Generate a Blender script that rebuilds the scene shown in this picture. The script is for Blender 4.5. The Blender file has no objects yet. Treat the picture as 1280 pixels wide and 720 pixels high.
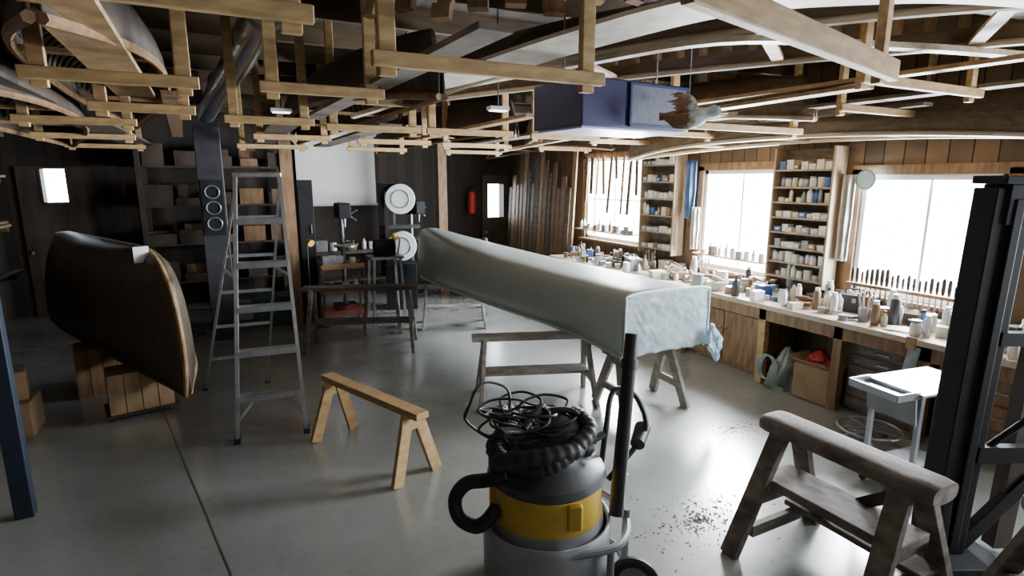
import bpy, bmesh, math, random
from mathutils import Vector, Matrix, noise
R=random.Random(7)
col=bpy.context.scene.collection
# ------------------------------------------------------------ materials
MC={}
def mat(name,c1,c2=None,rough=.6,metal=0,scale=6,stretch=(1,1,1),bump=0,emit=0,trans=0,alpha=1,detail=4,lo=.35,hi=.65,spec=None):
    if name in MC: return MC[name]
    m=bpy.data.materials.new(name);m.use_nodes=True
    nt=m.node_tree;b=nt.nodes['Principled BSDF']
    b.inputs['Roughness'].default_value=rough;b.inputs['Metallic'].default_value=metal
    if spec is not None: b.inputs['Specular IOR Level'].default_value=spec
    c2=c2 or tuple(x*.75 for x in c1)
    tc=nt.nodes.new('ShaderNodeTexCoord');mp=nt.nodes.new('ShaderNodeMapping');nz=nt.nodes.new('ShaderNodeTexNoise');cr=nt.nodes.new('ShaderNodeValToRGB')
    mp.inputs['Scale'].default_value=stretch
    nz.inputs['Scale'].default_value=scale;nz.inputs['Detail'].default_value=detail
    cr.color_ramp.elements[0].color=(*c2,1);cr.color_ramp.elements[1].color=(*c1,1)
    cr.color_ramp.elements[0].position=lo;cr.color_ramp.elements[1].position=hi
    L=nt.links.new
    L(tc.outputs['Object'],mp.inputs[0]);L(mp.outputs[0],nz.inputs[0]);L(nz.outputs[0],cr.inputs[0]);L(cr.outputs[0],b.inputs['Base Color'])
    if bump:
        bp=nt.nodes.new('ShaderNodeBump');bp.inputs['Strength'].default_value=bump;bp.inputs['Distance'].default_value=.02
        L(nz.outputs[0],bp.inputs['Height']);L(bp.outputs[0],b.inputs['Normal'])
    if emit:
        b.inputs['Emission Color'].default_value=(*c1,1);b.inputs['Emission Strength'].default_value=emit
    if trans: b.inputs['Transmission Weight'].default_value=trans
    if alpha<1: b.inputs['Alpha'].default_value=alpha
    MC[name]=m;return m
pine=mat('pine',(.42,.27,.115),(.29,.18,.07),.6,scale=9,stretch=(1,1,3),bump=.05)
pineX=mat('pine_rack',(.50,.335,.15),(.32,.20,.085),.65,scale=9,stretch=(1,4,4),bump=.05)
oldwood=mat('old_wood',(.16,.13,.10),(.08,.062,.048),.75,scale=8,stretch=(1,1,3),bump=.15)
greywood=mat('grey_wood',(.30,.27,.235),(.17,.15,.125),.75,scale=8,stretch=(1,1,2),bump=.1)
darkwood=mat('dark_wood',(.065,.043,.028),(.03,.02,.014),.7,scale=7,stretch=(1,1,.4),bump=.1)
brownwood=mat('brown_wood',(.24,.135,.065),(.13,.07,.032),.6,scale=7,stretch=(3,3,.6),bump=.05)
shelfwood=mat('shelf_wood',(.40,.30,.20),(.27,.19,.12),.6,scale=7,stretch=(3,3,.6))
cedar=mat('cedar_planking',(.16,.105,.06),(.09,.06,.03),.55,scale=9,stretch=(6,.6,3),bump=.05)
ribmat=mat('cedar_rib',(.38,.24,.11),(.23,.135,.06),.6,scale=9)
gunw=mat('gunwale_wood',(.58,.50,.38),(.42,.34,.23),.5,scale=9,stretch=(3,.5,3))
paleply=mat('pale_planking',(.66,.60,.50),(.50,.44,.36),.6,scale=5,stretch=(2,2,2))
alu=mat('aluminium',(.60,.62,.65),(.46,.48,.51),.38,1,scale=14)
steel=mat('steel',(.35,.36,.38),(.24,.25,.27),.4,.9,scale=10)
blacksteel=mat('black_steel',(.007,.007,.010),(.004,.004,.006),.65,0,scale=6,spec=.25)
bluesteel=mat('blue_steel',(.012,.02,.035),(.008,.014,.025),.5,.1,scale=6)
blackp=mat('black_plastic',(.02,.02,.023),(.013,.013,.015),.45,scale=8)
rubber=mat('black_rubber',(.022,.022,.025),(.013,.013,.015),.55,scale=10)
greyp=mat('grey_plastic',(.22,.225,.24),(.165,.17,.18),.5,scale=5)
yellow=mat('yellow_plastic',(.62,.40,.04),(.47,.29,.03),.5,scale=5)
canvas=mat('canvas_grey',(.30,.335,.315),(.285,.32,.302),.40,scale=2,bump=0)
film=mat('plastic_film',(.66,.76,.80),(.46,.56,.60),.15,scale=11,bump=.25,trans=.5)
bluebox=mat('blue_enamel',(.014,.018,.12),(.011,.014,.09),.35,scale=5)
lilac=mat('lilac_enamel',(.62,.64,.82),(.56,.58,.76),.35,scale=5)
grille=mat('grille_grey',(.10,.11,.16),(.075,.08,.12),.5,.2,scale=30)
white=mat('white_paint',(.72,.73,.74),(.6,.61,.62),.5,scale=5)
screenm=mat('white_screen',(.90,.88,.84),(.84,.82,.78),.8,scale=3)
red=mat('red_paint',(.45,.03,.03),(.30,.02,.02),.4,scale=5)
green=mat('green_paint',(.03,.10,.065),(.02,.065,.04),.5,scale=5)
card=mat('cardboard',(.30,.195,.105),(.23,.145,.075),.8,scale=5)
bluecl=mat('blue_cloth',(.08,.16,.34),(.05,.10,.22),.8,scale=8)
clothm=mat('pale_cloth',(.50,.50,.47),(.38,.38,.36),.9,scale=8)
tarp=mat('grey_green_tarp',(.30,.36,.33),(.17,.22,.20),.6,scale=7)
benchm=mat('bench_top',(.50,.42,.33),(.33,.26,.19),.35,scale=5,stretch=(3,.5,1),bump=.05)
dusty=mat('dusty_wood',(.17,.14,.115),(.065,.05,.04),.8,scale=7,stretch=(2,1,2),bump=.3)
def plankmat(name,c1,c2,axis,width,rough=.8):
    m=bpy.data.materials.new(name);m.use_nodes=True;nt=m.node_tree;b=nt.nodes['Principled BSDF'];L=nt.links.new
    tc=nt.nodes.new('ShaderNodeTexCoord');sp=nt.nodes.new('ShaderNodeSeparateXYZ');L(tc.outputs['Object'],sp.inputs[0])
    mu=nt.nodes.new('ShaderNodeMath');mu.operation='MULTIPLY';mu.inputs[1].default_value=1/width;L(sp.outputs[axis],mu.inputs[0])
    fl=nt.nodes.new('ShaderNodeMath');fl.operation='FLOOR';L(mu.outputs[0],fl.inputs[0])
    wn=nt.nodes.new('ShaderNodeTexWhiteNoise');wn.noise_dimensions='1D';L(fl.outputs[0],wn.inputs['W'])
    fr=nt.nodes.new('ShaderNodeMath');fr.operation='FRACT';L(mu.outputs[0],fr.inputs[0])
    gp=nt.nodes.new('ShaderNodeMath');gp.operation='GREATER_THAN';gp.inputs[1].default_value=.07;L(fr.outputs[0],gp.inputs[0])
    nz=nt.nodes.new('ShaderNodeTexNoise');nz.inputs['Scale'].default_value=4
    ad=nt.nodes.new('ShaderNodeMath');ad.operation='ADD';L(wn.outputs[0],ad.inputs[0]);L(nz.outputs[0],ad.inputs[1]);L(tc.outputs['Object'],nz.inputs[0])
    cr=nt.nodes.new('ShaderNodeValToRGB');cr.color_ramp.elements[0].color=(*c2,1);cr.color_ramp.elements[1].color=(*c1,1);cr.color_ramp.elements[0].position=.4;cr.color_ramp.elements[1].position=1
    hf=nt.nodes.new('ShaderNodeMath');hf.operation='MULTIPLY';hf.inputs[1].default_value=.6;L(ad.outputs[0],hf.inputs[0]);L(hf.outputs[0],cr.inputs[0])
    mx=nt.nodes.new('ShaderNodeMix');mx.data_type='RGBA';mx.inputs[6].default_value=(.008,.006,.004,1);L(gp.outputs[0],mx.inputs[0]);L(cr.outputs[0],mx.inputs[7])
    L(mx.outputs[2],b.inputs['Base Color']);b.inputs['Roughness'].default_value=rough
    return m
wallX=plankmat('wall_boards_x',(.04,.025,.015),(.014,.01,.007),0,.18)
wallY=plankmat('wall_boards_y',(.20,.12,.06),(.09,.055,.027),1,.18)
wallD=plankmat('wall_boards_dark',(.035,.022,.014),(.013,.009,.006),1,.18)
ceilm=plankmat('ceiling_boards',(.06,.04,.026),(.026,.018,.012),0,.2)
joistm=mat('joist_wood',(.13,.082,.044),(.07,.044,.024),.8,scale=6,stretch=(.5,3,3))
fm=bpy.data.materials.new('concrete');fm.use_nodes=True;nt=fm.node_tree;b=nt.nodes['Principled BSDF'];L=nt.links.new
tc=nt.nodes.new('ShaderNodeTexCoord')
n1=nt.nodes.new('ShaderNodeTexNoise');n1.inputs['Scale'].default_value=.9;n1.inputs['Detail'].default_value=8;n1.inputs['Roughness'].default_value=.65;L(tc.outputs['Object'],n1.inputs[0])
n2=nt.nodes.new('ShaderNodeTexNoise');n2.inputs['Scale'].default_value=14;n2.inputs['Detail'].default_value=6;L(tc.outputs['Object'],n2.inputs[0])
cr=nt.nodes.new('ShaderNodeValToRGB');cr.color_ramp.elements[0].position=.3;cr.color_ramp.elements[0].color=(.20,.21,.197,1);cr.color_ramp.elements[1].position=.7;cr.color_ramp.elements[1].color=(.285,.298,.28,1);L(n1.outputs[0],cr.inputs[0])
cr2=nt.nodes.new('ShaderNodeValToRGB');cr2.color_ramp.elements[0].position=.25;cr2.color_ramp.elements[0].color=(.80,.77,.73,1);cr2.color_ramp.elements[1].position=.45;cr2.color_ramp.elements[1].color=(1,1,1,1);L(n2.outputs[0],cr2.inputs[0])
mx=nt.nodes.new('ShaderNodeMix');mx.data_type='RGBA';mx.blend_type='MULTIPLY';mx.inputs[0].default_value=.7;L(cr.outputs[0],mx.inputs[6]);L(cr2.outputs[0],mx.inputs[7]);L(mx.outputs[2],b.inputs['Base Color'])
rr=nt.nodes.new('ShaderNodeMapRange');rr.inputs['From Min'].default_value=.3;rr.inputs['From Max'].default_value=.7;rr.inputs['To Min'].default_value=.17;rr.inputs['To Max'].default_value=.27;L(n1.outputs[0],rr.inputs[0]);L(rr.outputs[0],b.inputs['Roughness'])
bp=nt.nodes.new('ShaderNodeBump');bp.inputs['Strength'].default_value=.03;bp.inputs['Distance'].default_value=.01;L(n2.outputs[0],bp.inputs['Height']);L(bp.outputs[0],b.inputs['Normal'])
b.inputs['Specular IOR Level'].default_value=1.0
b.inputs['Coat Weight'].default_value=.6;b.inputs['Coat Roughness'].default_value=.2
# ------------------------------------------------------------ geometry helper
class G:
    def __init__(s): s.bm=bmesh.new()
    def box(s,c,d,rot=(0,0,0),taper=1):
        r=bmesh.ops.create_cube(s.bm,size=1)['verts']
        M=Matrix.Translation(c)@(Matrix.Rotation(rot[2],4,'Z')@Matrix.Rotation(rot[1],4,'Y')@Matrix.Rotation(rot[0],4,'X'))
        for v in r:
            k=taper if v.co.z>0 else 1
            v.co=M@Vector((v.co.x*d[0]*k,v.co.y*d[1]*k,v.co.z*d[2]))
        return s
    def beam(s,p1,p2,w,h,up=(0,0,1)):
        p1=Vector(p1);p2=Vector(p2);d=p2-p1;L=d.length;d.normalize()
        u=Vector(up)
        if abs(d.dot(u))>.98:u=Vector((0,1,0))
        x=d.cross(u).normalized();z=x.cross(d).normalized()
        M=Matrix((( x.x,d.x,z.x),(x.y,d.y,z.y),(x.z,d.z,z.z))).to_4x4();M.translation=(p1+p2)/2
        for v in bmesh.ops.create_cube(s.bm,size=1)['verts']:
            v.co=M@Vector((v.co.x*w,v.co.y*L,v.co.z*h))
        return s
    def cyl(s,p1,p2,r1,r2=None,n=20,caps=True):
        r2=r1 if r2 is None else r2
        p1=Vector(p1);p2=Vector(p2);d=p2-p1
        q=d.to_track_quat('Z','Y').to_matrix().to_4x4();q.translation=(p1+p2)/2
        bmesh.ops.create_cone(s.bm,cap_ends=caps,segments=n,radius1=r1,radius2=r2,depth=d.length,matrix=q)
        return s
    def sph(s,c,r,sc=(1,1,1),n=16):
        M=Matrix.Translation(c)@Matrix.Diagonal((*sc,1))
        bmesh.ops.create_uvsphere(s.bm,u_segments=n,v_segments=max(6,n//2),radius=r,matrix=M);return s
    def lathe(s,c,prof,n=24):
        rings=[]
        for r,z in prof:
            rings.append([s.bm.verts.new((c[0]+r*math.cos(2*math.pi*i/n),c[1]+r*math.sin(2*math.pi*i/n),c[2]+z)) for i in range(n)])
        for a,b in zip(rings,rings[1:]):
            for i in range(n): s.bm.faces.new((a[i],a[(i+1)%n],b[(i+1)%n],b[i]))
        s.bm.faces.new(list(reversed(rings[0])));s.bm.faces.new(rings[-1]);return s
    def tube(s,pts,r,n=8,closed=False,sub=6,flat=None):
        P=[Vector(p) for p in pts];Q=[]
        m=len(P);rng=range(m if closed else m-1)
        for i in rng:
            a=P[(i-1)%m] if closed or i>0 else P[0];b_=P[i];c_=P[(i+1)%m];d_=P[(i+2)%m] if closed or i+2<m else P[-1]
            for k in range(sub):
                t=k/sub
                Q.append(.5*((2*b_)+(c_-a)*t+(2*a-5*b_+4*c_-d_)*t*t+(3*b_-a-3*c_+d_)*t**3))
        if not closed:Q.append(P[-1])
        rings=[];N=len(Q);pn=None
        for i,p in enumerate(Q):
            t=(Q[(i+1)%N]-Q[i-1]) if closed or 0<i<N-1 else (Q[1]-Q[0] if i==0 else Q[-1]-Q[-2])
            t.normalize()
            if flat:
                sd=t.cross(Vector((0,0,1))).normalized();up=sd.cross(t)
                w_,h_=flat
                rings.append([s.bm.verts.new(p+sd*(a*w_/2)+up*(c2*h_/2)) for a,c2 in ((-1,-1),(1,-1),(1,1),(-1,1))]);continue
            if pn is None:
                pn=t.orthogonal().normalized()
            pn=(pn-t*pn.dot(t))
            pn=pn.normalized() if pn.length>1e-6 else t.orthogonal().normalized()
            bn=t.cross(pn)
            rr_=r(i/(N-1)) if callable(r) else r
            rings.append([s.bm.verts.new(p+rr_*(math.cos(2*math.pi*j/n)*pn+math.sin(2*math.pi*j/n)*bn)) for j in range(n)])
        if flat:n=4
        for i in range(N if closed else N-1):
            a=rings[i];b_=rings[(i+1)%N]
            for j in range(n): s.bm.faces.new((a[j],a[(j+1)%n],b_[(j+1)%n],b_[j]))
        if not closed:
            s.bm.faces.new(list(reversed(rings[0])));s.bm.faces.new(rings[-1])
        return s
    def loft(s,rings,caps=True):
        vr=[[s.bm.verts.new(p) for p in r] for r in rings]
        for a,b_ in zip(vr,vr[1:]):
            for i in range(len(a)):
                s.bm.faces.new((a[i],a[(i+1)%len(a)],b_[(i+1)%len(a)],b_[i]))
        if caps:
            s.bm.faces.new(list(reversed(vr[0])));s.bm.faces.new(vr[-1])
        return s
    def grid(s,rows):
        vr=[[s.bm.verts.new(p) for p in r] for r in rows]
        for a,b_ in zip(vr,vr[1:]):
            for i in range(len(a)-1): s.bm.faces.new((a[i],a[i+1],b_[i+1],b_[i]))
        return s
def link(o): col.objects.link(o);return o
def tag(o,label,cat,group=None):
    o['label']=label;o['category']=cat
    if group:o['group']=group
    return o
def thing(name,loc,rz,label,cat,group=None,rot=None):
    o=bpy.data.objects.new(name,None);o.empty_display_size=.1;o.location=loc;o.rotation_euler=rot or (0,0,rz)
    return tag(link(o),label,cat,group)
def part(name,g,m,parent=None,smooth=False,bevel=0,loc=None,rot=None,solid=0,label=None,subd=0):
    bmesh.ops.recalc_face_normals(g.bm,faces=g.bm.faces)
    me=bpy.data.meshes.new(name);g.bm.to_mesh(me);g.bm.free()
    for p in me.polygons:p.use_smooth=smooth
    if smooth:
        try: me.set_sharp_from_angle(angle=math.radians(40))
        except Exception: pass
    me.materials.append(m)
    o=bpy.data.objects.new(name,me);link(o)
    if parent:o.parent=parent
    if loc:o.location=loc
    if rot:o.rotation_euler=rot
    if solid:
        md=o.modifiers.new('s','SOLIDIFY');md.thickness=solid;md.offset=0
    if bevel:
        md=o.modifiers.new('b','BEVEL');md.width=bevel;md.segments=2;md.limit_method='ANGLE'
    if subd:
        md=o.modifiers.new('u','SUBSURF');md.levels=subd;md.render_levels=subd
    if label:o['label']=label
    return o
def single(name,g,m,label,cat,group=None,**k):
    o=part(name,g,m,**k);return tag(o,label,cat,group)
def clone(root,loc,rz=None,scale=None):
    o=root.copy();o.location=loc
    if rz is not None:o.rotation_euler=(0,0,rz)
    if scale:o.scale=(scale,)*3 if not isinstance(scale,tuple) else scale
    col.objects.link(o)
    def rec(src,dst):
        for ch in src.children:
            c=ch.copy();c.parent=dst;c.matrix_parent_inverse=ch.matrix_parent_inverse.copy();col.objects.link(c);rec(ch,c)
    rec(root,o)
    return o
def struct(name,g,m,**k):
    o=part(name,g,m,**k);o['kind']='structure';return o
# ------------------------------------------------------------ room
X0,X1,Y0,Y1,ZC=-3.0,5.6,-2.5,11.0,3.35
struct('floor',G().box(((X0+X1)/2,(Y0+Y1)/2,-.05),(X1-X0+.4,Y1-Y0+.4,.1)),fm)
struct('ceiling',G().box(((X0+X1)/2,(Y0+Y1)/2,ZC+.05),(X1-X0+.4,Y1-Y0+.4,.1)),ceilm)
struct('trim_1',G().box((-.35,4.2,.001),(.008,13,.004),(0,0,math.radians(11))),mat('joint_seal',(.14,.14,.13),rough=.8))
wins=[(6.7,8.15,1.12,2.45),(4.33,5.47,.98,2.22),(2.25,3.42,1.0,2.15),(-1.0,.9,1.0,2.2)]
g=G();edges=sorted(wins)
y=Y0
for a,b_,z0,z1 in edges:
    g.box((X1+.1,(y+a)/2,ZC/2),(.2,a-y,ZC))
    g.box((X1+.1,(a+b_)/2,z0/2),(.2,b_-a,z0));g.box((X1+.1,(a+b_)/2,(z1+ZC)/2),(.2,b_-a,ZC-z1))
    y=b_
g.box((X1+.1,(y+Y1)/2,ZC/2),(.2,Y1-y,ZC))
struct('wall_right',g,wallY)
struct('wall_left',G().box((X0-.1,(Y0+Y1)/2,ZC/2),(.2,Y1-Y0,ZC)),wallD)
g=G()
ops=[(-2.45,-2.12,1.75,2.28),(4.98,5.38,1.30,2.03)]
x=X0
for a,b_,z0,z1 in ops:
    g.box(((x+a)/2,Y1+.1,ZC/2),(a-x,.2,ZC));g.box(((a+b_)/2,Y1+.1,z0/2),(b_-a,.2,z0));g.box(((a+b_)/2,Y1+.1,(z1+ZC)/2),(b_-a,.2,ZC-z1));x=b_
g.box(((x+X1)/2,Y1+.1,ZC/2),(X1-x,.2,ZC))
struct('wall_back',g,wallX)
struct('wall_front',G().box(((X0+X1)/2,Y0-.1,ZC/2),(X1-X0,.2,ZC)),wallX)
for i,(a,b_,z0,z1) in enumerate(ops):
    d=thing('door_%d'%(i+1),((a+b_)/2,Y1-.03,0),0,'','');del d['label'];del d['category'];d['kind']='structure'
    w=b_-a;W=.95 if i else .9;H_=2.3 if not i else 2.2
    if i:W=.62
    gg=G();gg.box((-(W+w)/4,0,H_/2),((W-w)/2,.05,H_));gg.box(((W+w)/4,0,H_/2),((W-w)/2,.05,H_));gg.box((0,0,z0/2),(w,.05,z0))
    if H_>z1: gg.box((0,0,(z1+H_)/2),(w,.05,H_-z1))
    o=part('panel',gg,darkwood,d);o['kind']='structure'
    o=part('frame',G().box((-w/2,-.02,(z0+z1)/2),(.03,.04,z1-z0)).box((w/2,-.02,(z0+z1)/2),(.03,.04,z1-z0)).box((0,-.02,z0),(w,.04,.03)).box((0,-.02,z1),(w,.04,.03)),darkwood,d);o['kind']='structure'
    o=part('knob',G().sph((-W/2+.07,-.06,1.0),.03),steel,d,smooth=True);o['kind']='structure'
wframe=mat('window_frame',(.85,.85,.85),(.8,.8,.8),.5)
for i,(a,b_,z0,z1) in enumerate(wins):
    g=G();t=.05
    for yy in (a+t/2,b_-t/2): g.box((X1+.06,yy,(z0+z1)/2),(.1,t,z1-z0))
    for zz in (z0+t/2,z1-t/2): g.box((X1+.06,(a+b_)/2,zz),(.1,b_-a,t))
    g.box((X1+.08,(a+b_)/2,(z0+z1)/2),(.03,.025,z1-z0))
    if i==0: g.box((X1+.08,(a+b_)/2,(z0+z1)/2),(.04,b_-a,.02))
    struct('window_%d'%(i+1),g,wframe)
    g=G();t=.09
    for yy in (a-t/2,b_+t/2): g.box((X1-.012,yy,(z0+z1)/2),(.024,t,z1-z0+.1))
    g.box((X1-.012,(a+b_)/2,z1+t/2),(.024,b_-a+.18,t));g.box((X1-.04,(a+b_)/2,z0-.02),(.09,b_-a+.2,.035))
    struct('trim_%d'%(i+2),g,brownwood)
k=10
for i in range(17):
    yy=-2.1+i*.8
    struct('trim_%d'%k,G().box(((X0+X1)/2,yy,ZC-.08),(X1-X0,.05,.16)),joistm);k+=1
# ------------------------------------------------------------ generic hull (upside down, keel up)
def hull_rings(S,n=16):
    rows=[]
    for cx,cy,hb,zk,zs,e in S:
        row=[]
        for j in range(n+1):
            th=math.pi*j/n;c_=math.cos(th);s_=math.sin(th)
            row.append((cx+hb*math.copysign(abs(c_)**(2/e),c_),cy,zs+(zk-zs)*abs(s_)**(2/e)))
        rows.append(row)
    return rows
def interp(tab,s):
    for (a,va),(b_,vb) in zip(tab,tab[1:]):
        if s<=b_:
            t=(s-a)/(b_-a);return tuple(x+(y_-x)*t for x,y_ in zip(va,vb))
    return tab[-1][1]
def main_canoe():
    p0=Vector((3.43,3.70));p1=Vector((2.76,8.55))
    tab=[(0,(.48,1.15,.59)),(.08,(.49,1.15,.65)),(.2,(.50,1.165,.685)),(.45,(.50,1.20,.69)),(.7,(.43,1.27,.69)),(.85,(.31,1.335,.67)),(.93,(.22,1.37,.655)),(.965,(.15,1.36,.64)),(.985,(.09,1.27,.63)),(1,(.03,1.05,.65))]
    root=thing('canoe',(0,0,0),0,'upturned grey canvas-covered square-stern canoe resting on sawhorses','canoe')
    S=[]
    for i in range(61):
        s=i/60;hb,zk,zs=interp(tab,s);c_=p0+(p1-p0)*s
        S.append((c_.x,c_.y,hb,zk,zs,5.0-1.6*s))
    rows=hull_rings(S,28)
    part('hull',G().grid(rows),canvas,root,smooth=True,solid=.02)
    bm=G();bm.bm.faces.new([bm.bm.verts.new((x,y_-.005,z)) for x,y_,z in rows[0]])
    part('transom',bm,canvas,root)
    for sg in (0,-1):
        part('gunwale',G().tube([Vector(r[sg])+Vector((0,0,.0)) for r in rows[::6]],.018,6),canvas,root,smooth=True)
    g=G();gr=[]
    for a in range(31):
        r=[]
        for b2 in range(51):
            u=b2/50*2-1;v=a/30
            lo=.60+.03*noise.noise(Vector((u*4,1.7,0)))
            top=1.155-.06*max(0,(abs(u)-.8)/.2)**2
            x=p0.x+u*.478;z=top-v*(top-lo)
            y_=p0.y-.028-.009*noise.noise(Vector((x*5,3,z*3)))-.010*abs(noise.noise(Vector((x*13+z*9,9,z*11))))
            r.append((x,y_,z))
        gr.append(r)
    g.grid(gr)
    part('plastic_film',g,film,root,smooth=True,label='crinkled translucent plastic film',solid=.003)
    part('film_rim',G().tube([(p0.x-.478,p0.y-.03,.60),(p0.x-.478,p0.y-.03,1.05),(p0.x-.43,p0.y-.03,1.14),(p0.x,p0.y-.03,1.16),(p0.x+.43,p0.y-.03,1.14),(p0.x+.478,p0.y-.03,1.05),(p0.x+.478,p0.y-.03,.60)],.010,8),white,root,smooth=True,label='folded bright edge of the plastic film')
    g=G();rs=[]
    for i in range(18):
        t=i/17;rr_=.012+.055*math.sin(math.pi*min(1,t*.95+.03))
        ring=[]
        for j in range(32):
            an=2*math.pi*j/32
            q=rr_*(1+.6*noise.noise(Vector((math.cos(an)*2.6,math.sin(an)*2.6,t*4)))+.7*noise.noise(Vector((math.cos(an)*6,math.sin(an)*6,t*7))))
            ring.append((3.91+q*math.cos(an)+.09*t,3.62+q*.6*math.sin(an),.80-t*.37))
        rs.append(ring)
    g.loft(rs)
    part('hanging_film',g,mat('blue_film',(.58,.74,.84),(.40,.56,.68),.2,scale=12,bump=.5,trans=.4),root,smooth=True,label='bunched light blue plastic film hanging off the corner')
main_canoe()
def sawhorse(name,p1,p2,h,sp,beam,leg,m,label,inset=.12,splay=.06,shelf=None,braces=True,group=None,mtop=None):
    p1=Vector((*p1,0));p2=Vector((*p2,0));c_=(p1+p2)/2;d=p2-p1;Ln=d.length
    root=thing(name,c_,math.atan2(d.y,d.x),label,'sawhorse',group)
    part('beam',G().box((0,0,h-beam[1]/2),(Ln,beam[0],beam[1])),mtop or m,root,bevel=.006)
    for sx in (-1,1):
        for sy in (-1,1):
            x0=sx*(Ln/2-inset);part('leg',G().beam((x0,sy*beam[0]*.35,h-.02-beam[1]*.35),(x0+sx*splay,sy*sp/2,.0),leg[0],leg[1],up=(1,0,0)),m,root,bevel=.004)
        part('gusset',G().box((sx*(Ln/2-inset+splay*.3),0,h-beam[1]-.05),(.025,beam[0]+.10,.10)),m,root)
        if braces: part('cross_brace',G().box((sx*(Ln/2-inset+splay*.65),0,h*.35),(.025,sp*.62,.07)),m,root)
    if shelf: part('shelf',G().box((0,0,h*.38+.045),(Ln-.2,shelf,.025)),m,root)
    return root
sawhorse('sawhorse',(1.98,4.72),(3.12,4.30),.66,.55,(.14,.05),(.10,.035),greywood,'tall weathered grey sawhorse carrying the canoe stern',shelf=.22)
sawhorse('sawhorse',(2.98,3.98),(3.78,3.92),.585,.50,(.12,.045),(.10,.035),greywood,'weathered grey sawhorse under the square stern of the canoe',shelf=None)
sawhorse('sawhorse',(2.40,7.70),(3.35,7.35),.62,.5,(.1,.06),(.085,.03),greywood,'grey sawhorse carrying the bow of the canoe',shelf=.2)
sawhorse('sawhorse',(.64,4.66),(1.10,3.52),.52,.36,(.11,.05),(.09,.035),pine,'low new pine sawhorse standing alone on the concrete',inset=.12,splay=.04,braces=False)
sawhorse('trestle',(.78,7.25),(2.1,6.75),.80,.6,(.2,.05),(.085,.04),oldwood,'dark old trestle with a plank top',shelf=.25,mtop=darkwood)
sawhorse('trestle',(1.55,7.72),(2.15,7.6),.66,.4,(.12,.05),(.07,.035),oldwood,'small old trestle standing behind the plank trestle')
# ---- stepladder
root=thing('stepladder',(.2,4.78,0),math.radians(-5),'tall open aluminium stepladder standing on the concrete','stepladder')
HT=2.13;lev=[HT/6*k for k in range(1,6)]
SK=.36
def fr(z): t=z/HT;return .265-.095*t,.47*t
def rr2(z): t=z/HT;return .29-.12*t,1.40-.80*t
for sx in (-1,1):
    x0,y0=fr(0);x1,y1=fr(HT)
    part('front_rail',G().beam((sx*x0,y0,0),(sx*x1+.03,y1,HT),.028,.075,up=(0,1,0)),alu,root)
    x0,y0=rr2(0);x1,y1=rr2(HT-.03)
    part('rear_rail',G().beam((sx*x0-SK,y0,0),(sx*x1+.03,y1,HT-.03),.022,.04,up=(0,1,0)),alu,root)
    a=fr(1.3);c_=rr2(1.3);part('spreader',G().beam((sx*a[0]+.02,a[1],1.3),(sx*c_[0]-SK*.39+.02,c_[1],1.3),.006,.03),alu,root)
    part('foot',G().box((sx*.265,0,.02),(.05,.1,.04)),blackp,root)
    part('foot',G().box((sx*.29-SK,1.40,.02),(.045,.06,.04)),blackp,root)
for z in lev:
    x_,y_=fr(z);o_=.03*z/HT;part('step',G().box((o_,y_,z),(2*x_,.1,.022)).box((o_,y_-.045,z-.015),(2*x_,.012,.045)),alu,root)
    x_,y_=rr2(z);part('rear_brace',G().box((-SK*(1-z/HT)+o_,y_,z),(2*x_,.02,.028)),alu,root)
for sx in (-1,1): part('knee_brace',G().beam((sx*fr(.15)[0],fr(.15)[1],.15),(sx*.1,fr(.34)[1],.34),.015,.02),alu,root)
part('top_cap',G().box((.03,.53,HT+.015),(.38,.2,.045)),alu,root,bevel=.01)
# ---- shop vacuum
vx,vy=1.36,2.28
root=thing('shop_vacuum',(vx,vy,0),math.radians(-27),'yellow and grey wheeled shop vacuum with coiled black hose','vacuum')
part('tank',G().lathe((0,0,0),[(.27,.10),(.30,.13),(.295,.41),(.285,.44)],32),greyp,root,smooth=True)
part('yellow_band',G().lathe((0,0,0),[(.285,.43),(.29,.44),(.28,.61),(.27,.62)],32),yellow,root,smooth=True,label='yellow upper drum band')
part('latch',G().box((.12,-.265,.54),(.07,.04,.13)),yellow,root,bevel=.01)
part('latch',G().box((-.27,-.06,.54),(.04,.07,.13)),yellow,root,bevel=.01)
part('head',G().lathe((0,0,0),[(.285,.615),(.305,.635),(.295,.67),(.20,.71),(.17,.76),(.15,.82),(.09,.86),(.02,.88)],32),mat('charcoal_plastic',(.055,.057,.063),(.04,.042,.047),.45),root,smooth=True)
part('motor_housing',G().lathe((.07,-.03,0),[(.10,.80),(.115,.86),(.11,.89),(.10,.895),(.09,.92),(.06,.94),(.04,.95),(.01,.955)],24),mat('dusk_plastic',(.10,.095,.12),rough=.4),root,smooth=True)
part('top_handle',G().tube([(-.03,-.03,.90),(.0,-.03,.97),(.13,-.03,.97),(.17,-.03,.90)],.016,8),blackp,root,smooth=True)
def corr(t): return .043+.003*math.sin(t*620)
pts=[]
for i in range(30):
    a=i*.43+.4;k_=1+.30*math.sin(i*.83);pts.append((.275*k_*math.cos(a)-.03+.03*math.sin(i*1.9),.20*k_*math.sin(a),.735+.0045*i+.065*math.sin(a*.93+i*.31)))
part('hose',G().tube(pts,corr,10,sub=14),rubber,root,smooth=True)
part('hose',G().tube([(-.20,-.16,.70),(-.30,-.14,.66),(-.40,-.10,.62),(-.46,-.10,.54),(-.44,-.14,.46),(-.36,-.17,.43),(-.30,-.17,.46),(-.25,-.15,.52)],.036,10),rubber,root,smooth=True)
part('floor_tool',G().box((-.12,-.12,.90),(.26,.06,.035),(.1,.2,.5)).cyl((-.12,-.12,.91),(-.02,.05,.97),.02),blackp,root,bevel=.006)
part('crevice_tool',G().beam((.02,-.24,.80),(.28,-.05,.86),.03,.02),blackp,root)
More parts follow.
